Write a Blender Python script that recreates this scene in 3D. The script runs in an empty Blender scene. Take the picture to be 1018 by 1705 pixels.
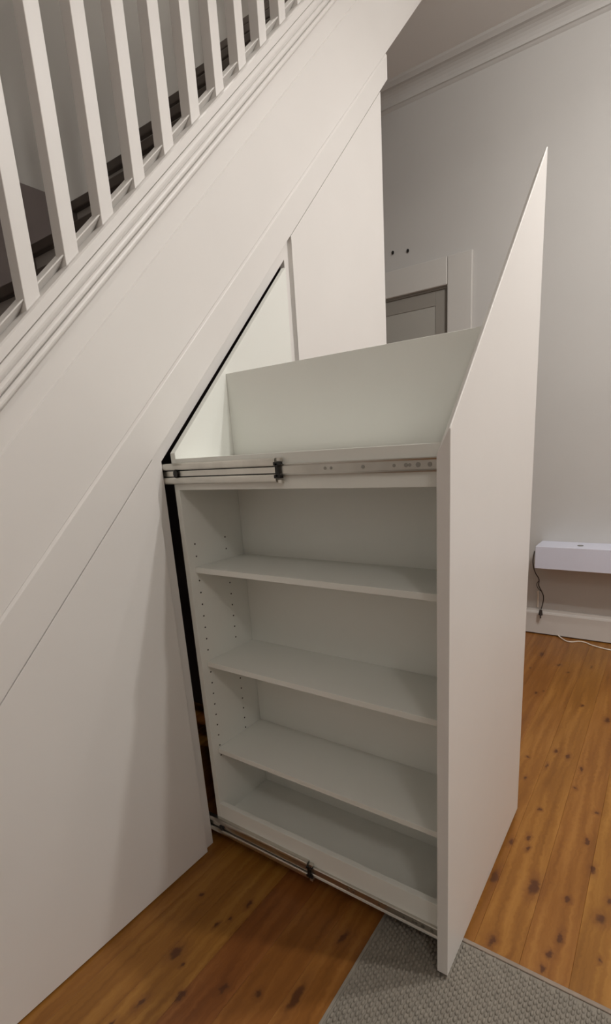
import bpy, bmesh, math, random
import numpy as np
from mathutils import Vector, Matrix

random.seed(7)
S = bpy.context.scene
COL = S.collection

# ------------------------------------------------------------------ camera
CAM_POS = (-0.8870, -1.1221, 1.2310)
YAW, PITCH, ROLL = 0.6053, -0.2558, -0.0603
FOCAL_PX, PPX, PPY = 839.25, 29.45, 118.7      # focal length and principal point offset in a 1018x1705 frame
fw = Vector((math.cos(PITCH)*math.cos(YAW), math.cos(PITCH)*math.sin(YAW), math.sin(PITCH)))
r0 = Vector((math.sin(YAW), -math.cos(YAW), 0)); u0 = r0.cross(fw)
rt = math.cos(ROLL)*r0 + math.sin(ROLL)*u0; up = -math.sin(ROLL)*r0 + math.cos(ROLL)*u0
cd = bpy.data.cameras.new('camera'); cam = bpy.data.objects.new('camera', cd); COL.objects.link(cam)
cd.sensor_fit = 'VERTICAL'; cd.sensor_height = 24.0; cd.sensor_width = 24.0*1018/1705
cd.lens = FOCAL_PX/1705*24.0; cd.shift_x = -PPX/1705; cd.shift_y = PPY/1705
cd.clip_start = 0.02
cam.matrix_world = Matrix(((rt.x, up.x, -fw.x, CAM_POS[0]), (rt.y, up.y, -fw.y, CAM_POS[1]),
                           (rt.z, up.z, -fw.z, CAM_POS[2]), (0, 0, 0, 1)))
S.camera = cam

# ------------------------------------------------------------------ world, exposure
w = bpy.data.worlds.new('world'); S.world = w; w.use_nodes = True
w.node_tree.nodes['Background'].inputs[0].default_value = (0.05, 0.055, 0.07, 1)
w.node_tree.nodes['Background'].inputs[1].default_value = 0.2
S.view_settings.view_transform = 'Standard'; S.view_settings.look = 'None'
S.view_settings.gamma = 1; S.view_settings.use_curve_mapping = False
S.view_settings.exposure = 0.2
LAMP_WATTS = (18.5, 20.5, 10.5)        # the three heads of the spotlight bar
LAMP_COLOR = (1.0, 0.972, 0.935)
ROOM_FILL_WATTS, ROOM_FILL_POS = 18.0, (-1.5, -2.1, 2.90)  # unseen fill light added to soften the room
STAIR_FILL_WATTS, STAIR_FILL_POS = 30.0, (0.9, 0.45, 4.75)  # unseen fill light added to brighten the wall behind the balusters
LAMP_AIM = [(0, -0.12, -1), (0, -0.12, -1), (0.85, 0.40, -0.62)]
LAMPS = [(0.385, -1.90), (0.69, -1.59), (1.0, -1.28)]
LAMP_Z = 3.10

# ------------------------------------------------------------------ materials
def mat(name, color, rough=0.5, metal=0.0, bump=0.0, bscale=200.0, var=0.0, vscale=4.0, spec=0.5, coat=0.0):
    m = bpy.data.materials.new(name); m.use_nodes = True
    nt = m.node_tree; b = nt.nodes['Principled BSDF']
    b.inputs['Base Color'].default_value = (*color, 1); b.inputs['Roughness'].default_value = rough
    b.inputs['Metallic'].default_value = metal; b.inputs['Specular IOR Level'].default_value = spec
    b.inputs['Coat Weight'].default_value = coat
    tc = nt.nodes.new('ShaderNodeTexCoord')
    if bump > 0:
        n = nt.nodes.new('ShaderNodeTexNoise'); n.inputs['Scale'].default_value = bscale
        n.inputs['Detail'].default_value = 3
        bp = nt.nodes.new('ShaderNodeBump'); bp.inputs['Strength'].default_value = bump; bp.inputs['Distance'].default_value = 0.001
        nt.links.new(tc.outputs['Object'], n.inputs['Vector']); nt.links.new(n.outputs['Fac'], bp.inputs['Height'])
        nt.links.new(bp.outputs['Normal'], b.inputs['Normal'])
    if var > 0:
        n2 = nt.nodes.new('ShaderNodeTexNoise'); n2.inputs['Scale'].default_value = vscale; n2.inputs['Detail'].default_value = 4
        rp = nt.nodes.new('ShaderNodeValToRGB')
        rp.color_ramp.elements[0].position = 0.3; rp.color_ramp.elements[1].position = 0.7
        rp.color_ramp.elements[0].color = tuple(c*(1-var) for c in color) + (1,)
        rp.color_ramp.elements[1].color = tuple(min(1, c*(1+var)) for c in color) + (1,)
        nt.links.new(tc.outputs['Object'], n2.inputs['Vector']); nt.links.new(n2.outputs['Fac'], rp.inputs['Fac'])
        nt.links.new(rp.outputs['Color'], b.inputs['Base Color'])
    return m

M = {}
M['gloss_white'] = mat('white_enamel_paint', (0.80, 0.775, 0.745), 0.42, bump=0.05, bscale=90, var=0.012)
M['satin_white'] = mat('satin_white_paint', (0.79, 0.765, 0.735), 0.38, bump=0.04, bscale=120, var=0.012)
M['melamine'] = mat('white_melamine_board', (0.83, 0.84, 0.79), 0.42, bump=0.03, bscale=400, var=0.01)
M['wall'] = mat('grey_wall_paint', (0.56, 0.545, 0.525), 0.75, bump=0.15, bscale=160, var=0.02, vscale=2)
M['ceiling'] = mat('ceiling_paint', (0.78, 0.76, 0.735), 0.85, bump=0.1, bscale=120, var=0.01)
M['trim'] = mat('skirting_paint', (0.66, 0.63, 0.60), 0.4, bump=0.04, bscale=120, var=0.01)
M['shelf_white'] = mat('cool_white_lacquer', (0.68, 0.69, 0.80), 0.35, bump=0.03, bscale=200, var=0.01)
M['architrave'] = mat('architrave_paint', (0.60, 0.58, 0.55), 0.45, bump=0.04, bscale=120, var=0.01)
M['steel'] = mat('zinc_plated_steel', (0.62, 0.60, 0.55), 0.28, metal=1.0, bump=0.05, bscale=300, var=0.08, vscale=14)
M['dark_plastic'] = mat('black_plastic', (0.012, 0.011, 0.010), 0.45, bump=0.05, bscale=300)
M['hole'] = mat('drilled_hole_shade', (0.06, 0.055, 0.05), 0.9)
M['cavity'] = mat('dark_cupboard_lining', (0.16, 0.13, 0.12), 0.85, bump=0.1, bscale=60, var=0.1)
M['tread'] = mat('dark_stained_tread', (0.10, 0.080, 0.068), 0.45, bump=0.1, bscale=60, var=0.15, vscale=8)
M['riser'] = mat('greige_riser_paint', (0.50, 0.47, 0.44), 0.5, bump=0.05, bscale=100, var=0.03)
M['stairwall'] = mat('taupe_stair_wall_paint', (0.47, 0.45, 0.42), 0.8, bump=0.12, bscale=140, var=0.03, vscale=2)
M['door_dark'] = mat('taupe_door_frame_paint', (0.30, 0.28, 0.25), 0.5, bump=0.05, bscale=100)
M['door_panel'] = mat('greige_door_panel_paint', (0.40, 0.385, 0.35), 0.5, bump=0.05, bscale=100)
M['rug'] = mat('grey_beige_wool', (0.262, 0.236, 0.198), 0.95, bump=0.4, bscale=900, var=0.10, vscale=60, spec=0.1)
M['rug_edge'] = mat('rug_binding_tape', (0.29, 0.235, 0.19), 0.9, bump=0.3, bscale=500, var=0.1, vscale=40, spec=0.1)
M['cable_black'] = mat('dark_cable_rubber', (0.035, 0.028, 0.025), 0.5, bump=0.03)
M['cable_white'] = mat('white_cable_rubber', (0.78, 0.70, 0.60), 0.5, bump=0.03)
M['subfloor'] = mat('dark_subfloor', (0.035, 0.018, 0.009), 0.9, bump=0.1)
M['screw'] = mat('dull_screw_metal', (0.36, 0.35, 0.32), 0.45, metal=1.0, bump=0.05)

def emis(name, col, st):
    m = bpy.data.materials.new(name); m.use_nodes = True
    b = m.node_tree.nodes['Principled BSDF']
    b.inputs['Base Color'].default_value = (*col, 1)
    b.inputs['Emission Color'].default_value = (*col, 1); b.inputs['Emission Strength'].default_value = st
    return m
M['lens'] = emis('lit_lamp_lens', (1.0, 0.9, 0.78), 6.0)

KNOTS = [(0.378,-0.912,2),(0.564,-0.856,1),(0.517,-0.864,1),(0.791,-1.026,1),(0.637,-1.016,1),(0.525,-1.044,1.5),(0.381,-0.999,1),
 (0.36,-1.081,2),(0.25,-1.001,1.2),(0.19,-0.987,.8),(0.144,-0.98,1.2),(0.237,-1.093,.8),(0.154,-0.856,1),(0.357,-0.808,2),
 (0.519,-0.815,1.3),(0.429,-1.096,1.2),(2.095,-0.595,2),(1.872,-0.579,1),(1.976,-0.707,1.4),(1.897,-0.765,1),(2.022,-0.865,1),
 (1.582,-0.67,1),(1.618,-0.696,.7),(1.546,-0.883,1.2),(1.458,-0.994,1.3),(1.102,-0.846,1.2),(1.084,-0.892,1.6),(1.009,-0.755,.8),
 (1.025,-0.948,.9),(0.866,-0.779,1),(0.894,-0.944,.8),(0.716,-0.859,1),(0.981,-0.832,1),
 (-0.293,-0.179,1.7),(-0.304,-0.217,.6),(-0.358,-0.274,1.6),(-0.42,-0.204,.9),(-0.483,-0.184,.9),(-0.086,-0.246,1.2),
 (-0.134,-0.101,.8),(-0.182,-0.212,.6),(-0.034,-0.525,1.6),(-0.293,-0.348,1.2),(-0.258,-0.429,1.2),(-0.218,-0.511,2.2),(-0.148,-0.231,.6)]

def wood():
    m = bpy.data.materials.new('varnished_knotty_pine'); m.use_nodes = True
    nt = m.node_tree; N = nt.nodes; L = nt.links; b = N['Principled BSDF']
    geo = N.new('ShaderNodeNewGeometry'); oi = N.new('ShaderNodeObjectInfo')
    def vm(op, a, c):
        n = N.new('ShaderNodeVectorMath'); n.operation = op
        for i, v in enumerate((a, c)):
            if hasattr(v, 'is_output'): L.new(v, n.inputs[i])
            else: n.inputs[i].default_value = v
        return n
    def mt(op, a, c, clamp=False):
        n = N.new('ShaderNodeMath'); n.operation = op; n.use_clamp = clamp
        for i, v in enumerate((a, c)):
            if hasattr(v, 'is_output'): L.new(v, n.inputs[i])
            else: n.inputs[i].default_value = v
        return n.outputs[0]
    pos = geo.outputs['Position']
    # wobble so that knots are not perfect ellipses
    nz = N.new('ShaderNodeTexNoise'); nz.inputs['Scale'].default_value = 55; nz.inputs['Detail'].default_value = 2
    L.new(pos, nz.inputs['Vector'])
    wob = vm('SUBTRACT', nz.outputs['Color'], (0.5, 0.5, 0.5)).outputs[0]
    wob = vm('MULTIPLY', wob, (0.030, 0.018, 0)).outputs[0]
    p = vm('ADD', pos, wob).outputs[0]
    acc = None
    for i_k, (kx, ky, kr) in enumerate(KNOTS):
        d = vm('SUBTRACT', p, (kx, ky, 0)).outputs[0]
        r = 0.0080*kr
        d = vm('MULTIPLY', d, ((0.45+0.14*(i_k % 4))/r, (1.0+0.25*((i_k*7) % 3))/r, 0)).outputs[0]
        ln = N.new('ShaderNodeVectorMath'); ln.operation = 'LENGTH'; L.new(d, ln.inputs[0])
        v = ln.outputs['Value']
        acc = v if acc is None else mt('MINIMUM', acc, v)
    # grain: long streaks along x that bend round the knots
    off = mt('MULTIPLY', oi.outputs['Random'], 37.0)
    sc = vm('MULTIPLY', p, (1.5, 24.0, 1.0)).outputs[0]
    cx = N.new('ShaderNodeCombineXYZ'); L.new(off, cx.inputs[0]); L.new(off, cx.inputs[2])
    sc = vm('ADD', sc, cx.outputs[0]).outputs[0]
    bend = mt('DIVIDE', 0.7, mt('ADD', acc, 0.8))
    cb = N.new('ShaderNodeCombineXYZ'); L.new(bend, cb.inputs[1])
    sc = vm('ADD', sc, cb.outputs[0]).outputs[0]
    g = N.new('ShaderNodeTexNoise'); g.inputs['Scale'].default_value = 1.6; g.inputs['Detail'].default_value = 5; g.inputs['Roughness'].default_value = 0.55
    g.inputs['Distortion'].default_value = 0.15; L.new(sc, g.inputs['Vector'])
    rp = N.new('ShaderNodeValToRGB'); cr = rp.color_ramp
    cr.elements[0].position = 0.25; cr.elements[0].color = (0.165, 0.056, 0.010, 1)
    cr.elements[1].position = 0.72; cr.elements[1].color = (0.330, 0.138, 0.032, 1)
    e = cr.elements.new(0.5); e.color = (0.245, 0.092, 0.018, 1)
    L.new(g.outputs['Fac'], rp.inputs['Fac'])
    # board to board difference
    hs = N.new('ShaderNodeHueSaturation'); L.new(rp.outputs['Color'], hs.inputs['Color'])
    L.new(mt('ADD', mt('MULTIPLY', oi.outputs['Random'], 0.30), 0.85), hs.inputs['Value'])
    L.new(mt('ADD', mt('MULTIPLY', oi.outputs['Random'], 0.02), 0.49), hs.inputs['Hue'])
    mx = N.new('ShaderNodeMix'); mx.data_type = 'RGBA'
    mr = N.new('ShaderNodeMapRange'); mr.inputs['From Min'].default_value = 0.45; mr.inputs['From Max'].default_value = 1.2
    mr.inputs['To Min'].default_value = 0.93; mr.inputs['To Max'].default_value = 0.0; mr.interpolation_type = 'SMOOTHSTEP'
    L.new(acc, mr.inputs['Value']); L.new(mr.outputs[0], mx.inputs['Factor'])
    L.new(hs.outputs['Color'], mx.inputs['A']); mx.inputs['B'].default_value = (0.034, 0.010, 0.006, 1)
    # warm halo round each knot
    mx2 = N.new('ShaderNodeMix'); mx2.data_type = 'RGBA'
    mr2 = N.new('ShaderNodeMapRange'); mr2.inputs['From Min'].default_value = 1.0; mr2.inputs['From Max'].default_value = 2.6
    mr2.inputs['To Min'].default_value = 0.40; mr2.inputs['To Max'].default_value = 0.0; mr2.interpolation_type = 'SMOOTHSTEP'
    L.new(acc, mr2.inputs['Value']); L.new(mr2.outputs[0], mx2.inputs['Factor'])
    L.new(mx.outputs['Result'], mx2.inputs['A']); mx2.inputs['B'].default_value = (0.16, 0.055, 0.014, 1)
    L.new(mx2.outputs['Result'], b.inputs['Base Color'])
    b.inputs['Roughness'].default_value = 0.36; b.inputs['Specular IOR Level'].default_value = 0.35
    bp = N.new('ShaderNodeBump'); bp.inputs['Strength'].default_value = 0.06; bp.inputs['Distance'].default_value = 0.001
    L.new(g.outputs['Fac'], bp.inputs['Height']); L.new(bp.outputs['Normal'], b.inputs['Normal'])
    return m
M['pine'] = wood()

# ------------------------------------------------------------------ helpers
def link(name, me, m, parent=None):
    o = bpy.data.objects.new(name, me); COL.objects.link(o)
    if m is not None and not me.materials: me.materials.append(m)
    if parent is not None: o.parent = parent
    return o

def done(name, bm, m, parent=None, bevel=0.0, segs=2, smooth=False):
    bmesh.ops.recalc_face_normals(bm, faces=bm.faces)
    if bevel > 0:
        es = [e for e in bm.edges if len(e.link_faces) == 2 and e.calc_face_angle(0) > 0.5]
        bmesh.ops.bevel(bm, geom=es, offset=bevel, segments=segs, profile=0.5, affect='EDGES', clamp_overlap=True)
    me = bpy.data.meshes.new(name); bm.to_mesh(me); bm.free()
    if smooth:
        for p in me.polygons: p.use_smooth = True
    return link(name, me, m, parent)

def add_box(bm, x0, x1, y0, y1, z0, z1):
    vs = [bm.verts.new((x, y, z)) for x in (x0, x1) for y in (y0, y1) for z in (z0, z1)]
    for f in ((0,1,3,2), (4,6,7,5), (0,4,5,1), (2,3,7,6), (0,2,6,4), (1,5,7,3)):
        bm.faces.new([vs[i] for i in f])

def box(name, x0, x1, y0, y1, z0, z1, m, parent=None, bevel=0.0):
    bm = bmesh.new(); add_box(bm, x0, x1, y0, y1, z0, z1)
    return done(name, bm, m, parent, bevel)

def add_prism(bm, poly, y0, y1):           # poly in (x, z), extruded along y
    a = [bm.verts.new((x, y0, z)) for x, z in poly]; b = [bm.verts.new((x, y1, z)) for x, z in poly]
    n = len(poly)
    bm.faces.new(a); bm.faces.new(b[::-1])
    for i in range(n): bm.faces.new((a[i], b[i], b[(i+1) % n], a[(i+1) % n]))

def prism(name, poly, y0, y1, m, parent=None, bevel=0.0):
    bm = bmesh.new(); add_prism(bm, poly, y0, y1)
    return done(name, bm, m, parent, bevel)

def add_slope(bm, prof, x0, x1, slope):    # prof: list of (offset c, y[, own slope]); swept along z = c + slope*x
    prof = [p if len(p) == 3 else (p[0], p[1], slope) for p in prof]
    a = [bm.verts.new((x0, y, c + s*x0)) for c, y, s in prof]; b = [bm.verts.new((x1, y, c + s*x1)) for c, y, s in prof]
    n = len(prof)
    bm.faces.new(a); bm.faces.new(b[::-1])
    for i in range(n): bm.faces.new((a[i], b[i], b[(i+1) % n], a[(i+1) % n]))

def add_cyl(bm, c, axis, r, h, n=16, r2=None):
    q = Vector((0, 0, 1)).rotation_difference(Vector(axis)).to_matrix().to_4x4()
    bmesh.ops.create_cone(bm, cap_ends=True, segments=n, radius1=r, radius2=r if r2 is None else r2, depth=h,
                          matrix=Matrix.Translation(Vector(c)) @ q)

def tube_mesh(name, pts, r, m, parent=None, res=6):
    cu = bpy.data.curves.new(name, 'CURVE'); cu.dimensions = '3D'; cu.bevel_depth = r; cu.bevel_resolution = 3; cu.use_fill_caps = True
    cu.resolution_u = res
    sp = cu.splines.new('BEZIER'); sp.bezier_points.add(len(pts)-1)
    for bp, p in zip(sp.bezier_points, pts):
        bp.co = p; bp.handle_left_type = bp.handle_right_type = 'AUTO'
    tmp = bpy.data.objects.new('tmp', cu); COL.objects.link(tmp)
    dg = bpy.context.evaluated_depsgraph_get(); me = bpy.data.meshes.new_from_object(tmp.evaluated_get(dg))
    bpy.data.objects.remove(tmp); bpy.data.curves.remove(cu)
    me.name = name
    for p in me.polygons: p.use_smooth = True
    me.materials.clear()
    return link(name, me, m, parent)

def empty(name, loc=(0, 0, 0)):
    o = bpy.data.objects.new(name, None); COL.objects.link(o); o.location = loc; o.empty_display_size = 0.05
    return o
def tag(o, label, cat, group=None):
    o['label'] = label; o['category'] = cat
    if group: o['group'] = group
    return o
def struct(o, label=None):
    o['kind'] = 'structure'
    if label: o['label'] = label
    return o

# ------------------------------------------------------------------ the room shell
X0, X1 = -3.2, 2.4424        # room along the stairs (x)
Y0, Y1 = -3.6, 0.95          # room across (y); the staircase stands at y 0 .. 0.9
CEIL = 3.272
TOP = 5.3

floor = struct(box('floor', X0, X1+0.2, Y0, Y1, -0.06, -0.022, M['subfloor']), 'varnished knotty pine board floor')
W_B = 0.11
k0 = int(math.ceil((Y1 + 0.05)/W_B)); row = 0
y = -0.05 + W_B*k0
bm_cache = {}
ylist = []
while y > Y0:
    ya, yb = max(y - W_B, Y0), min(y, Y1)
    if yb - ya > 0.01: ylist.append((ya, yb))
    y -= W_B
for i, (ya, yb) in enumerate(ylist):
    cuts = [X0, X1]
    c = X0 + random.uniform(0.6, 1.9)
    vis = [(-0.75, 0.25), (0.9, 1.5)]
    while c < X1 - 0.5:
        if not (-0.9 < c < 1.9): cuts.append(c)
        c += random.uniform(1.5, 2.4)
    cuts = sorted(cuts)
    for a, b in zip(cuts[:-1], cuts[1:]):
        dz = random.uniform(-0.0006, 0.0)
        bm = bmesh.new(); add_box(bm, a+0.0002, b-0.0002, ya+0.00012, yb-0.00012, -0.022, dz)
        es = [e for e in bm.edges if all(v.co.z > -0.01 for v in e.verts)]
        bmesh.ops.recalc_face_normals(bm, faces=bm.faces)
        bmesh.ops.bevel(bm, geom=es, offset=0.0005, segments=1, profile=0.5, affect='EDGES')
        done('floor_board', bm, M['pine'], floor)

# far wall with the doorway behind the stairs
DY0, DY1, DZ = 0.115, 0.90, 2.17
bm = bmesh.new()
add_box(bm, X1, X1+0.14, Y0, DY0, 0, TOP)
add_box(bm, X1, X1+0.14, DY0, DY1, DZ, TOP)
add_box(bm, X1, X1+0.14, DY1, Y1, 0, TOP)
wall_far = struct(done('wall_far', bm, M['wall']), 'pale grey painted far wall')
for wnm, args in (('wall_front', (X0, X1+0.14, Y0-0.1, Y0, 0, CEIL)), ('wall_near', (X0-0.1, X0, Y0, Y1, 0, TOP))):
    struct(box(wnm, *args, M['ceiling']))
struct(box('wall_stair', X0, X1, Y1, Y1+0.1, 0, TOP, M['stairwall']), 'taupe painted wall beside the staircase')
# ceiling of the room, its edge above the staircase, and the stairwell's own top
bm = bmesh.new()
add_box(bm, X0, X1+0.14, Y0, -0.06, CEIL, CEIL+0.2)
add_box(bm, 1.95, X1, -0.06, Y1, CEIL, CEIL+0.2)
struct(done('ceiling', bm, M['ceiling']), 'grey white painted ceiling')
bm = bmesh.new()
add_box(bm, X0, X1, -0.16, -0.06, CEIL+0.2, TOP)
struct(done('wall_stairwell', bm, M['stairwall']))
struct(box('ceiling_stairwell', X0, X1, -0.16, Y1, TOP, TOP+0.1, M['ceiling']))

# cornice (moulded) along the far wall
def sweep_y(name, prof, y0, y1, m, parent=None, smooth=False):    # prof in (x, z)
    bm = bmesh.new(); add_prism(bm, prof, y0, y1)
    return done(name, bm, m, parent)
cx = X1
prof = [(cx, CEIL-0.093), (cx-0.006, CEIL-0.088), (cx-0.014, CEIL-0.080), (cx-0.022, CEIL-0.078)]
for k in range(7):
    t = k/6*math.pi/2
    prof.append((cx-0.022-0.062*(1-math.cos(t)), CEIL-0.078+0.056*math.sin(t)))
prof += [(cx-0.092, CEIL-0.016), (cx-0.104, CEIL-0.008), (cx-0.112, CEIL), (cx, CEIL)]
struct(sweep_y('trim_1', prof, Y0, Y1, M['wall']), 'moulded ceiling cornice')
# skirting board along the far wall (two runs, either side of the doorway)
sk = [(X1, 0.008), (X1-0.020, 0.008), (X1-0.020, 0.140), (X1-0.016, 0.150), (X1-0.010, 0.154), (X1-0.008, 0.166), (X1, 0.168)]
struct(sweep_y('baseboard_far', sk, Y0, -0.04, M['trim']), 'white painted skirting board')

# doorway: architrave, jamb and door leaf
arch = empty('door_1', (X1, DY0, 0)); struct(arch, 'doorway with wide painted architrave beyond the stairs')
def chd(o, parent):
    o.matrix_parent_inverse = Matrix.Translation(-Vector(parent.location)); return o
AW = 0.155
def ap(y_in, y_out):
    return None
bm = bmesh.new(); add_box(bm, X1-0.022, X1, DY0-AW, DY0, 0, DZ+AW); chd(done('architrave_side', bm, M['architrave'], arch, 0.006), arch)
bm = bmesh.new(); add_box(bm, X1-0.022, X1, DY0, Y1-0.001, DZ, DZ+AW); chd(done('architrave_head', bm, M['architrave'], arch, 0.006), arch)
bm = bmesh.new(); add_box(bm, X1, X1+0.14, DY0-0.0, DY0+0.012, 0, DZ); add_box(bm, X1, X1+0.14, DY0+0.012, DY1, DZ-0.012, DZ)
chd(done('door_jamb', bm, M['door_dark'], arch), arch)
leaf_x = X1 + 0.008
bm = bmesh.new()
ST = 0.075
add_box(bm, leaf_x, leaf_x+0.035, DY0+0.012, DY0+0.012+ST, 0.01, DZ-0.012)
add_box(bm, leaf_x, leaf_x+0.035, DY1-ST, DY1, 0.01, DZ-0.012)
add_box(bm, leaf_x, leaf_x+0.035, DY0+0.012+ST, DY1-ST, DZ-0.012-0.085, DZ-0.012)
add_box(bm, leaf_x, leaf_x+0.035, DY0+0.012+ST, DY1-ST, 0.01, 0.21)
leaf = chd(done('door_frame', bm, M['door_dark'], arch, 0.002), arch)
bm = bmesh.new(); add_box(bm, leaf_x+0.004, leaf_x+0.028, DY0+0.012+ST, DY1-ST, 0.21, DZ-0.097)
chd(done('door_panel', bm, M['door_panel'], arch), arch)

# ------------------------------------------------------------------ the staircase
SG, CG = 1.02, 1.25            # groove line above the cupboard fronts: z = CG + SG*x
SS, CS = 1.006, 1.375          # lower edge of the stringer
st = tag(empty('staircase', (-1.8, 0.02, 0)), 'white painted staircase with moulded stringer and square balusters', 'staircase')
XB, XT = -1.36, 2.36
SL = 0.994
prof = [(CS+0.002, 0.045, SL), (CS+0.002, 0.006, SL), (CS+0.262, 0.006), (CS+0.266, 0.010), (CS+0.330, 0.010), (CS+0.335, 0.010), (CS+0.335, 0.045)]
bm = bmesh.new(); add_slope(bm, prof, XB, XT, SS); chd(done('stringer', bm, M['gloss_white'], st), st)
# moulded rail on top of the stringer: stacked beads and quirks
rows = [(CS+0.335, CS+0.353, -0.010), (CS+0.357, CS+0.360, 0.000), (CS+0.360, CS+0.381, -0.012), (CS+0.386, CS+0.408, -0.007), (CS+0.412, CS+0.436, -0.014)]
def bead(c0, c1, yf, n=6):
    p = [(c0, 0.045), (c0, yf+0.006)]
    for k in range(n+1):
        t = math.pi*k/n
        p.append(((c0+c1)/2-(c1-c0)/2*math.cos(t)*0.98, yf + 0.006*(1-math.sin(t)**0.6)))
    return p + [(c1, yf+0.006), (c1, 0.045)]
mp = []
prof = [(CS+0.335, 0.040)]
def run(c0, c1, yf, depth=0.006, n=6):
    for k in range(n+1):
        t = math.pi*k/n
        prof.append(((c0+c1)/2-(c1-c0)/2*math.cos(t), yf + depth*(1-max(0.0, math.sin(t))**0.6)))
prof.append((CS+0.335, 0.002))
run(CS+0.336, CS+0.357, -0.010, 0.010)
run(CS+0.359, CS+0.380, -0.012, 0.009)
run(CS+0.382, CS+0.408, -0.010, 0.007)
prof += [(CS+0.409, -0.005), (CS+0.411, -0.013), (CS+0.434, -0.013), (CS+0.438, -0.009), (CS+0.438, 0.040)]
bm = bmesh.new(); add_slope(bm, prof, XB, XT, SS); chd(done('rail_moulding', bm, M['gloss_white'], st), st)
# fillet that closes the groove between the balusters
BW, BP, BX0 = 0.035, 0.1063, -0.2316
bm = bmesh.new(); add_slope(bm, [(CS+0.430, 0.036), (CS+0.438, 0.036), (CS+0.459, 0.010), (CS+0.462, 0.012), (CS+0.462, 0.055), (CS+0.430, 0.055)], XB, XT, SS)
chd(done('rail_fillet', bm, M['gloss_white'], st), st)
# balusters
BY0, BY1 = 0.006, 0.006+BW
RAILC = CS + 0.438 + 0.86
bal = None
for k in range(-9, 24):
    xr = BX0 + BP*k
    if xr > XT-0.05: break
    zr = CS+0.436+SS*xr; zt = RAILC + SS*xr
    if bal is None:
        bm = bmesh.new()
        d = SS*BW
        pts = [(-BW, -d), (0, 0), (0, RAILC-CS-0.436), (-BW, RAILC-CS-0.436-d)]
        add_prism(bm, pts, 0, BW)
        bmesh.ops.recalc_face_normals(bm, faces=bm.faces)
        es = [e for e in bm.edges if abs(e.verts[0].co.x-e.verts[1].co.x) < 1e-6 and abs(e.verts[0].co.y-e.verts[1].co.y) < 1e-6]
        bmesh.ops.bevel(bm, geom=es, offset=0.0015, segments=2, profile=0.5, affect='EDGES')
        bal = done('baluster', bm, M['gloss_white'], st); o = bal
    else:
        o = bal.copy(); COL.objects.link(o); o.parent = st
    chd(o, st)
    o.location = (xr, BY0, zr)
# handrail
hp = [(RAILC-0.005, -0.012), (RAILC+0.03, -0.016), (RAILC+0.060, -0.010), (RAILC+0.075, 0.010), (RAILC+0.075, 0.038), (RAILC+0.060, 0.058), (RAILC+0.03, 0.064), (RAILC-0.005, 0.060)]
bm = bmesh.new(); add_slope(bm, hp, XB, XT, SS); chd(done('handrail', bm, M['gloss_white'], st, 0.003), st)
# treads and risers
RISE = 0.2; NOSE_C = CS + 0.375
for i in range(1, 20):
    z = RISE*i; x = (z - NOSE_C)/SS
    bm = bmesh.new(); add_box(bm, x, x+RISE/SS+0.03, 0.046, Y1-0.001, z-0.032, z); chd(done('tread', bm, M['tread'], st, 0.004), st)
    bm = bmesh.new(); add_box(bm, x+0.022, x+0.040, 0.046, Y1-0.001, max(0.0, z-RISE+0.0), z-0.032); chd(done('riser', bm, M['riser'], st), st)
# plastered underside
XE = 1.355
bm = bmesh.new(); add_slope(bm, [(CS+0.02, 0.046), (CS, 0.046), (CS, Y1-0.001), (CS+0.02, Y1-0.001)], 1.36, 1.94, SS)
chd(done('soffit', bm, M['ceiling'], st), st)

# ------------------------------------------------------------------ cupboard frame below the stringer
GAP = 0.0034
fr = tag(empty('cupboard_frame', (0.3, 0.03, 0)), 'white sloping trim board and recessed frame above the under-stair drawers', 'trim board')
xa = -1.22; xe = 1.42
bm = bmesh.new()        # its front top edge is chamfered
add_slope(bm, [(CG, 0.018, SG), (CG, 0.001, SG), (CG+0.001, 0.0, SG), (CS-0.007, 0.0, SL), (CS-0.005, 0.0008, SL), (CS+0.0012, 0.0055, SL), (CS+0.0012, 0.018, SL)], xa, xe, SG)
chd(done('trim_board', bm, M['satin_white'], fr), fr)
# recessed frame behind the fronts: the sloping head rail and a stile either side of the opening
FX0, FX1 = 0.030, 0.645        # clear opening between the stiles
OC = 1.199; OS = 1.022         # lower edge of the head rail: z = OC + OS*x
def fr_z(x): return CG+SG*x+0.02
poly = [(FX0-0.0, OC+OS*FX0), (FX1, OC+OS*FX1), (FX1, fr_z(FX1)), (FX0, fr_z(FX0))]
chd(prism('head_rail', poly, 0.0181, 0.0361, M['satin_white'], fr), fr)
def stile(x0, x1):
    return chd(prism('stile', [(x0, 0.001), (x1, 0.001), (x1, fr_z(x1)), (x0, fr_z(x0))], 0.0181, 0.0361, M['satin_white'], fr), fr)
stile(-0.06, FX0); stile(FX1, 0.73); stile(XE-0.06, XE-0.002)
# end wall and dark lining of the space under the stairs
struct(prism('wall_end', [(XE-0.0, 0.0), (XE+0.012, 0.0), (XE+0.012, CS+SS*(XE+0.012)), (XE, CS+SS*XE)], 0.0365, Y1-0.001, M['wall']), 'end wall under the stairs')
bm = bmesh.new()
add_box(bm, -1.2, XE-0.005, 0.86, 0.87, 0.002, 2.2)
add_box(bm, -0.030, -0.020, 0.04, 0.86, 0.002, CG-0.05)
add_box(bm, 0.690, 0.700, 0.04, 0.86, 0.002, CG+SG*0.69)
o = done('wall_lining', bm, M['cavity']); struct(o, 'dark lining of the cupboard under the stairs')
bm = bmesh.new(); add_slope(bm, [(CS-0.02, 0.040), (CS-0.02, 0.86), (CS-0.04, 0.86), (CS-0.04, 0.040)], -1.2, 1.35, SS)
o = done('ceiling_cupboard', bm, M['cavity']); struct(o, 'dark sloping underside of the stairs')

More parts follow.
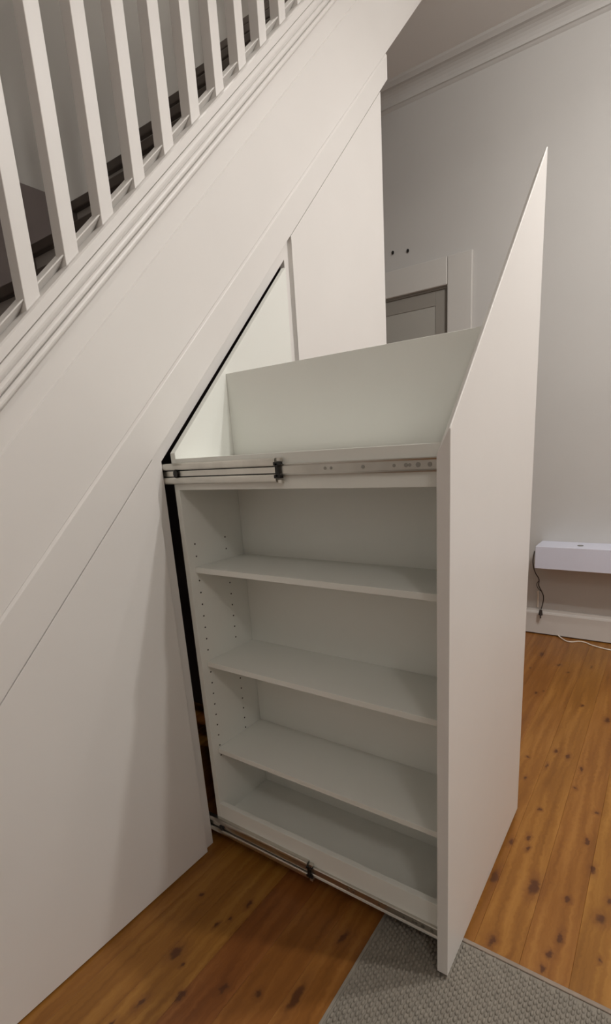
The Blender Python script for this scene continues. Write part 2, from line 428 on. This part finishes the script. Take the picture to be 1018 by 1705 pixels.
# closed drawers either side
def front_poly(x0, x1, z0, gap=GAP):
    return [(x0, z0), (x1, z0), (x1, CG+SG*x1-gap), (x0, CG+SG*x0-gap)]
cl = tag(empty('closed_drawer', (-0.34, 0.01, 0)), 'closed white drawer front left of the dark opening, shaded by the open drawer', 'drawer', 'closed under-stair drawers')
cl['label'] = 'closed flat white drawer front reaching the floor on the low side of the stairs'
chd(prism('front_panel', front_poly(-0.672, -0.010, 0.005), 0.0, 0.018, M['satin_white'], cl, 0.0012), cl)
chd(prism('drawer_box', [(-0.66, 0.05), (-0.07, 0.05), (-0.07, 1.12), (-0.66, 0.50)], 0.0365, 0.70, M['melamine'], cl), cl)
c2 = tag(empty('closed_drawer', (1.0, 0.01, 0)), 'closed tall white drawer front on the high side of the stairs, beside the end wall', 'drawer', 'closed under-stair drawers')
chd(prism('front_panel', front_poly(0.670, XE, 0.012), 0.0, 0.018, M['satin_white'], c2, 0.0012), c2)
chd(prism('drawer_box', [(0.74, 0.05), (1.28, 0.05), (1.28, 2.35), (0.74, 1.85)], 0.0365, 0.70, M['melamine'], c2), c2)
struct(prism('trim_2', [(-1.21, 0.012), (-0.676, 0.012), (-0.676, CG+SG*-0.676-GAP), (-1.21, CG+SG*-1.21-GAP)], 0.0, 0.018, M['satin_white']), 'white infill panel at the foot of the stairs')
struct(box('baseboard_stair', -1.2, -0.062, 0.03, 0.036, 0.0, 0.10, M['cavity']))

# ------------------------------------------------------------------ the pulled-out drawer
D = 0.798
dr = tag(empty('pullout_drawer', (0.33, -0.4, 0)), 'tall white pull-out drawer with open shelves and sloping front, slid out from under the stairs', 'drawer')
FT = 0.026
bm = bmesh.new()
pa = [(-0.001, 0.0165), (0.663, 0.0165), (0.663, 1.922), (-0.001, 1.257)]
rings = []
for yy, dz in ((-D, 0.0), (-D+0.003, 0.0), (-D+FT, -0.046)):        # the sloping top edge is cut back at an angle
    rings.append([bm.verts.new((x, yy, z + (dz if z > 1 else 0))) for x, z in pa])
bm.faces.new(rings[0]); bm.faces.new(rings[-1][::-1])
for a, b in zip(rings[:-1], rings[1:]):
    for i in range(4): bm.faces.new((a[i], b[i], b[(i+1) % 4], a[(i+1) % 4]))
chd(done('front_panel', bm, M['satin_white'], dr, 0.0012), dr)
NX = 0.045                     # near plane of the carcass
RB0, RB1 = -0.022, -0.004      # rear board
rz = lambda x: 1.203 + 1.027*x
chd(prism('rear_board', [(NX, 0.075), (0.597, 0.075), (0.597, rz(0.597)), (NX, rz(NX))], RB0, RB1, M['melamine'], dr, 0.0008), dr)
YI = -D+FT+0.0003              # inner side of the front panel
BXX = 0.270
chd(box('back_panel', BXX, BXX+0.016, YI, RB0-0.0003, 0.080, 1.465, M['melamine'], dr, 0.0008), dr)
chd(box('top_board', NX+0.0165, BXX-0.0003, YI, RB0-0.0003, 1.216, 1.234, M['melamine'], dr), dr)
chd(box('top_rail', NX, NX+0.016, YI, RB0-0.0003, 1.152, 1.234, M['melamine'], dr, 0.0008), dr)
chd(box('bottom_board', NX+0.0165, BXX-0.0003, YI, RB0-0.0003, 0.090, 0.106, M['melamine'], dr), dr)
chd(box('bottom_rail', NX, NX+0.016, YI, RB0-0.0003, 0.052, 0.157, M['melamine'], dr, 0.0008), dr)
chd(box('front_board', NX, BXX-0.0003, YI, YI+0.012, 0.1575, 1.1515, M['melamine'], dr), dr)
for zt in (0.9318, 0.6416, 0.3470):
    chd(box('shelf', 0.066, BXX-0.0003, YI+0.0125, RB0-0.0003, zt-0.016, zt, M['melamine'], dr, 0.0008), dr)
# rows of shelf-pin holes in the rear board
bm = bmesh.new()
for x in (0.0755, 0.1955):
    z = 0.998 + 0.0362*3
    for k in range(32):
        zz = 0.998 - 0.0358*k
        if zz < 0.30: break
        if any(abs(zz-(s-0.008)) < 0.013 for s in (0.9318, 0.6416, 0.3470)): continue
        add_cyl(bm, (x, RB0-0.0002, zz), (0, 1, 0), 0.0026, 0.0006, 10)
o = chd(done('peg_holes', bm, M['hole'], dr), dr); o['kind'] = 'stuff'; o['label'] = 'two columns of small drilled shelf-pin holes'

# telescopic slides on the near side
def slide(zc, hh):
    SX0, SX1 = 0.0305, NX-0.0004
    YM = -0.372
    lab = 'zinc plated telescopic drawer slide'
    bm = bmesh.new()
    # C-shaped channel: web, upper and lower rolled flanges
    fl = 0.0185
    prof = []
    def flange(z0, z1):
        n = 8; pts = []
        for k in range(n+1):
            t = math.pi*k/n
            pts.append((SX0+0.005-0.005*math.sin(t)**0.7 if 0 < k < n else SX0+0.005, (z0+z1)/2-(z1-z0)/2*math.cos(t)))
        return [(SX1, z0)] + pts + [(SX1, z1)]
    add_prism(bm, flange(zc-hh, zc-hh+fl), YM, 0.45)
    add_prism(bm, flange(zc+hh-fl, zc+hh), YM, 0.45)
    add_box(bm, SX0+0.0065, SX1-0.0030, YM, 0.45, zc-hh+fl+0.0022, zc+hh-fl-0.0022)
    ch = chd(done('slide_channel', bm, M['steel'], dr), dr); ch['label'] = lab
    bm = bmesh.new(); add_box(bm, SX1-0.0028, SX1-0.0004, YM+0.001, 0.44, zc-hh+fl+0.0001, zc+hh-fl-0.0001)
    done('groove_shade', bm, M['dark_plastic'], ch)  # dark strip put in for the shade in the channel's two grooves
    # inner bar fixed to the drawer
    bm = bmesh.new()
    bh = hh-0.014
    prof = [(SX1, zc-bh), (SX1-0.006, zc-bh), (SX1-0.0075, zc-bh+0.002), (SX1-0.0055, zc-bh+0.005), (SX1-0.0055, zc+bh-0.005), (SX1-0.0075, zc+bh-0.002), (SX1-0.006, zc+bh), (SX1, zc+bh)]
    add_prism(bm, prof, YI+0.002, YM-0.001)
    bar = done('slide_bar', bm, M['steel'], ch)
    # black ball retainer with two ears where the members overlap
    bm = bmesh.new()
    add_box(bm, SX0-0.0008, SX1-0.0008, YM-0.0085, YM-0.0005, zc-hh+0.012, zc+hh-0.012)
    add_box(bm, SX0-0.0008, SX1-0.002, YM-0.014, YM+0.004, zc+hh-0.017, zc+hh-0.009)
    add_box(bm, SX0-0.0008, SX1-0.002, YM-0.014, YM+0.004, zc-hh+0.009, zc-hh+0.017)
    done('ball_retainer', bm, M['dark_plastic'], ch, 0.0008)
    for s in (1, -1):
        bm = bmesh.new(); zz = zc + s*(hh-0.003)
        add_box(bm, SX0+0.001, SX1-0.003, YM-0.0165, YM-0.0060, zz-0.0055, zz+0.003)
        done('end_tab', bm, M['steel'], ch, 0.001)
    # dark bumper near the cupboard
    bm = bmesh.new(); add_cyl(bm, (SX0+0.006, -0.030, zc), (1, 0, 0), 0.0085, 0.012, 16)
    for v in bm.verts: v.co.z = zc + (v.co.z-zc)*1.25
    done('bumper', bm, M['dark_plastic'], ch, 0.001)
    bm = bmesh.new()
    for yy, r in ((-0.5045, .0035), (-0.520, .0032), (-0.598, .0040), (-0.6685, .0034), (-0.694, .0042), (-0.702, .0034), (-0.7195, .0050), (-0.7435, .0046), (-0.7605, .0034)):
        add_cyl(bm, (SX1-0.0058, yy, zc), (1, 0, 0), r, 0.0010, 14)
    o = done('screws', bm, M['screw'], ch); o['kind'] = 'stuff'
slide(1.1955, 0.0275)
slide(0.0790, 0.0275)

# ------------------------------------------------------------------ rug
RX1, RY1 = 0.118, -0.592; RX0, RY0 = -1.35, -2.35
rug = tag(empty('rug', ((RX0+RX1)/2, (RY0+RY1)/2, 0.0)), 'grey-beige loop pile rug with bound edge on the pine floor', 'rug')
o = chd(box('backing', RX0, RX1, RY0, RY1, 0.0005, 0.0045, M['rug'], rug), rug)
px, py = 0.0140, 0.0094
nx = int((RX1-RX0-0.02)/px); ny = int((RY1-RY0-0.016)/py)
seg = 7
tv = [(0, 0, 1.0)]
for ring, (rr, zz) in enumerate(((0.62, 0.80), (1.0, 0.28), (1.0, -0.2))):
    for k in range(seg):
        a = 2*math.pi*k/seg; tv.append((rr*math.cos(a), rr*math.sin(a), zz))
tf = [[0, 1+k, 1+(k+1) % seg] for k in range(seg)]
tq = [[1+r*seg+k, 1+(r+1)*seg+k, 1+(r+1)*seg+(k+1) % seg, 1+r*seg+(k+1) % seg] for r in range(2) for k in range(seg)]
T = np.array(tv)*np.array((px*0.50, py*0.44, 0.0045))
rng = np.random.default_rng(3)
ii, jj = np.meshgrid(np.arange(nx), np.arange(ny), indexing='ij')
cxs = RX0+0.012+(ii+0.33*(jj % 3)+0.3)*px + rng.normal(0, 0.0006, ii.shape); cys = RY0+0.010+(jj+0.5)*py + rng.normal(0, 0.0004, ii.shape)
C = np.stack([cxs.ravel(), cys.ravel(), 0.0045+rng.uniform(-0.0007, 0.0007, ii.size)], -1)
n = len(C); V = (C[:, None, :] + T[None]).reshape(-1, 3); nv = len(tv)
offs = (np.arange(n)*nv)[:, None, None]
F3 = (np.array(tf)[None] + offs).reshape(-1, 3); F4 = (np.array(tq)[None] + offs).reshape(-1, 4)
me = bpy.data.meshes.new('loop_pile')
me.vertices.add(len(V)); me.vertices.foreach_set('co', V.ravel())
li = np.concatenate([F3.ravel(), F4.ravel()]).astype(np.int32)
me.loops.add(len(li)); me.loops.foreach_set('vertex_index', li)
tot = len(F3)+len(F4); me.polygons.add(tot)
starts = np.concatenate([np.arange(len(F3))*3, len(F3)*3+np.arange(len(F4))*4]).astype(np.int32)
me.polygons.foreach_set('loop_start', starts)
me.update(calc_edges=True); me.validate()
me.polygons.foreach_set('use_smooth', np.ones(tot, bool))
o = chd(link('loop_pile', me, M['rug'], rug), rug); o['kind'] = 'stuff'
box_h = chd(box('hem', RX0, RX1-0.0085, RY1-0.006, RY1+0.002, 0.0005, 0.0070, M['rug'], rug, 0.0015), rug)
bm = bmesh.new()
add_box(bm, RX1-0.008, RX1+0.003, RY0, RY1+0.002, 0.0005, 0.0085)
chd(done('binding', bm, M['rug_edge'], rug, 0.002), rug)

# ------------------------------------------------------------------ things at the far wall
sh = tag(empty('floating_shelf', (X1, -1.2, 0.475)), 'white box-shaped floating shelf mounted low on the far wall', 'shelf')
SY1 = -0.500
chd(box('shelf_box', 2.25, X1-0.001, -2.1, SY1, 0.478, 0.612, M['shelf_white'], sh, 0.002), sh)
bm = bmesh.new(); add_cyl(bm, (2.33, -0.73, 0.6135), (0, 0, 1), 0.016, 0.003, 16)
chd(done('cable_grommet', bm, M['screw'], sh, 0.0008), sh)
cb = tag(empty('dangling_cable', (X1-0.03, -0.49, 0.5)), 'thin dark cable with plug dangling off the end of the floating shelf', 'cable')
pts = [(2.40, -0.466, 0.552), (2.40, -0.460, 0.478), (2.40, -0.478, 0.412), (2.40, -0.500, 0.372), (2.40, -0.501, 0.333), (2.40, -0.521, 0.293), (2.40, -0.532, 0.265), (2.40, -0.530, 0.215), (2.396, -0.523, 0.180)]
chd(tube_mesh('cord', pts, 0.0032, M['cable_black'], cb), cb)
pts = [(2.402, -0.503, 0.366), (2.398, -0.490, 0.345), (2.402, -0.494, 0.318), (2.402, -0.514, 0.297)]
chd(tube_mesh('loose_loop', pts, 0.0022, M['cable_black'], cb), cb)
bm = bmesh.new(); add_cyl(bm, (2.394, -0.522, 0.158), (0, 0, -1), 0.0085, 0.034, 14, 0.013)
add_cyl(bm, (2.394, -0.522, 0.130), (0, 0, -1), 0.004, 0.022, 8)
chd(done('plug', bm, M['cable_black'], cb, 0.001), cb)
fc = tube_mesh('floor_cable', [(2.419, -0.628, 0.012), (2.39, -0.655, 0.005), (2.352, -0.700, 0.0042), (2.385, -0.765, 0.0042), (2.345, -0.835, 0.0042), (2.315, -0.93, 0.0042), (2.33, -1.05, 0.0042), (2.36, -1.25, 0.0042)], 0.0038, M['cable_white'])
tag(fc, 'white cable trailing from the skirting board across the floor', 'cable')
wc = tube_mesh('white_cord', [(2.434, -0.492, 0.285), (2.434, -0.494, 0.235), (2.430, -0.495, 0.180)], 0.004, M['cable_white'])
tag(wc, 'short white cord on the wall above the skirting board', 'cord')
for yy, zz, lb in ((0.4825, 2.432, 'small dark screw in the wall above the doorway, next to the stair end'), (0.3785, 2.418, 'small dark screw in the wall above the doorway, farther from the stair end')):
    h = tag(empty('wall_screw', (X1, yy, zz)), lb, 'screw', 'screws above the doorway')
    bm = bmesh.new(); add_cyl(bm, (X1-0.002, yy, zz), (1, 0, 0), 0.003, 0.004, 10)
    chd(done('shank', bm, M['screw'], h), h)
    bm = bmesh.new(); add_cyl(bm, (X1-0.005, yy, zz), (1, 0, 0), 0.0085, 0.003, 12)
    for v in bm.verts: v.co.z = zz+(v.co.z-zz)*1.3
    chd(done('head', bm, M['dark_plastic'], h, 0.001), h)

# ------------------------------------------------------------------ ceiling spotlight bar (out of frame, lights the room)
lt = tag(empty('ceiling_spotlight', (0.69, -1.59, CEIL)), 'white ceiling spotlight bar with three lit heads', 'lamp')
d = (Vector((LAMPS[2][0], LAMPS[2][1], 0))-Vector((LAMPS[0][0], LAMPS[0][1], 0))).normalized()
bm = bmesh.new(); add_box(bm, -0.5, 0.5, -0.03, 0.03, -0.02, -0.0005)
bmesh.ops.rotate(bm, verts=bm.verts, cent=(0, 0, 0), matrix=Matrix.Rotation(math.atan2(d.y, d.x), 3, 'Z'))
done('bar', bm, M['trim'], lt, 0.003)
for (x, y), aim, watts in zip(LAMPS, LAMP_AIM, LAMP_WATTS):
    bm = bmesh.new()
    add_cyl(bm, (x, y, (CEIL-0.02+LAMP_Z+0.08)/2), (0, 0, 1), 0.008, CEIL-0.02-LAMP_Z-0.08, 12)
    hd = chd(done('stem', bm, M['trim'], lt), lt)
    av = Vector(aim).normalized(); q = Vector((0, 0, -1)).rotation_difference(av)
    mt4 = Matrix.Translation((x, y, LAMP_Z+0.06)) @ q.to_matrix().to_4x4()      # head pivots about the end of its stem
    bm = bmesh.new(); n = 24
    ring = []
    for r, z in ((0.004, 0.020), (0.028, 0.018), (0.040, 0.004), (0.052, -0.060), (0.049, -0.060), (0.046, -0.048)):
        ring.append([bm.verts.new(mt4 @ Vector((r*math.cos(2*math.pi*k/n), r*math.sin(2*math.pi*k/n), z))) for k in range(n)])
    for a, b in zip(ring[:-1], ring[1:]):
        for k in range(n): bm.faces.new((a[k], a[(k+1) % n], b[(k+1) % n], b[k]))
    chd(done('lamp_head', bm, M['trim'], lt, smooth=True), lt)
    bm = bmesh.new(); add_cyl(bm, (0, 0, -0.046), (0, 0, 1), 0.0455, 0.004, 24)
    bmesh.ops.transform(bm, matrix=mt4, verts=bm.verts)
    chd(done('lamp_lens', bm, M['lens'], lt), lt)
    ld = bpy.data.lights.new('lamp_light', 'AREA'); ld.shape = 'DISK'; ld.size = 0.085; ld.energy = watts; ld.color = LAMP_COLOR
    lo = bpy.data.objects.new('lamp_light', ld); COL.objects.link(lo)
    lo.parent = lt; chd(lo, lt)
    m4 = mt4 @ Matrix.Translation((0, 0, -0.058))
    lo.location = m4.translation; lo.rotation_mode = 'QUATERNION'; lo.rotation_quaternion = q

# two added fill globes, behind the camera and up the stairwell (both out of frame)
def globe(name, label, p, watts, ceil, r, grp=None):
    g = tag(empty(name, (p[0], p[1], ceil)), label, 'lamp')
    bm = bmesh.new(); add_cyl(bm, (p[0], p[1], ceil-0.012), (0, 0, 1), 0.055, 0.023, 24); chd(done('ceiling_rose', bm, M['trim'], g, 0.003), g)
    bm = bmesh.new(); add_cyl(bm, (p[0], p[1], (ceil+p[2]+r)/2-0.01), (0, 0, 1), 0.004, ceil-p[2]-r-0.03, 8); chd(done('flex', bm, M['cable_white'], g), g)
    bm = bmesh.new(); add_cyl(bm, (p[0], p[1], p[2]+r+0.012), (0, 0, 1), 0.02, 0.05, 16); chd(done('lamp_holder', bm, M['trim'], g, 0.002), g)
    bm = bmesh.new(); bmesh.ops.create_uvsphere(bm, u_segments=24, v_segments=16, radius=r, matrix=Matrix.Translation(Vector(p)))
    m = emis(name + '_glass', (1.0, 0.955, 0.90), watts/(4*math.pi*math.pi*r*r))
    chd(done('fill_globe', bm, m, g, smooth=True), g)
    return g
globe('added_room_fill', 'added fill light, an unseen white globe hung behind the camera', ROOM_FILL_POS, ROOM_FILL_WATTS, CEIL, 0.14)
globe('added_stair_fill', 'added fill light, an unseen white globe hung above the stairs', STAIR_FILL_POS, STAIR_FILL_WATTS, TOP, 0.12)
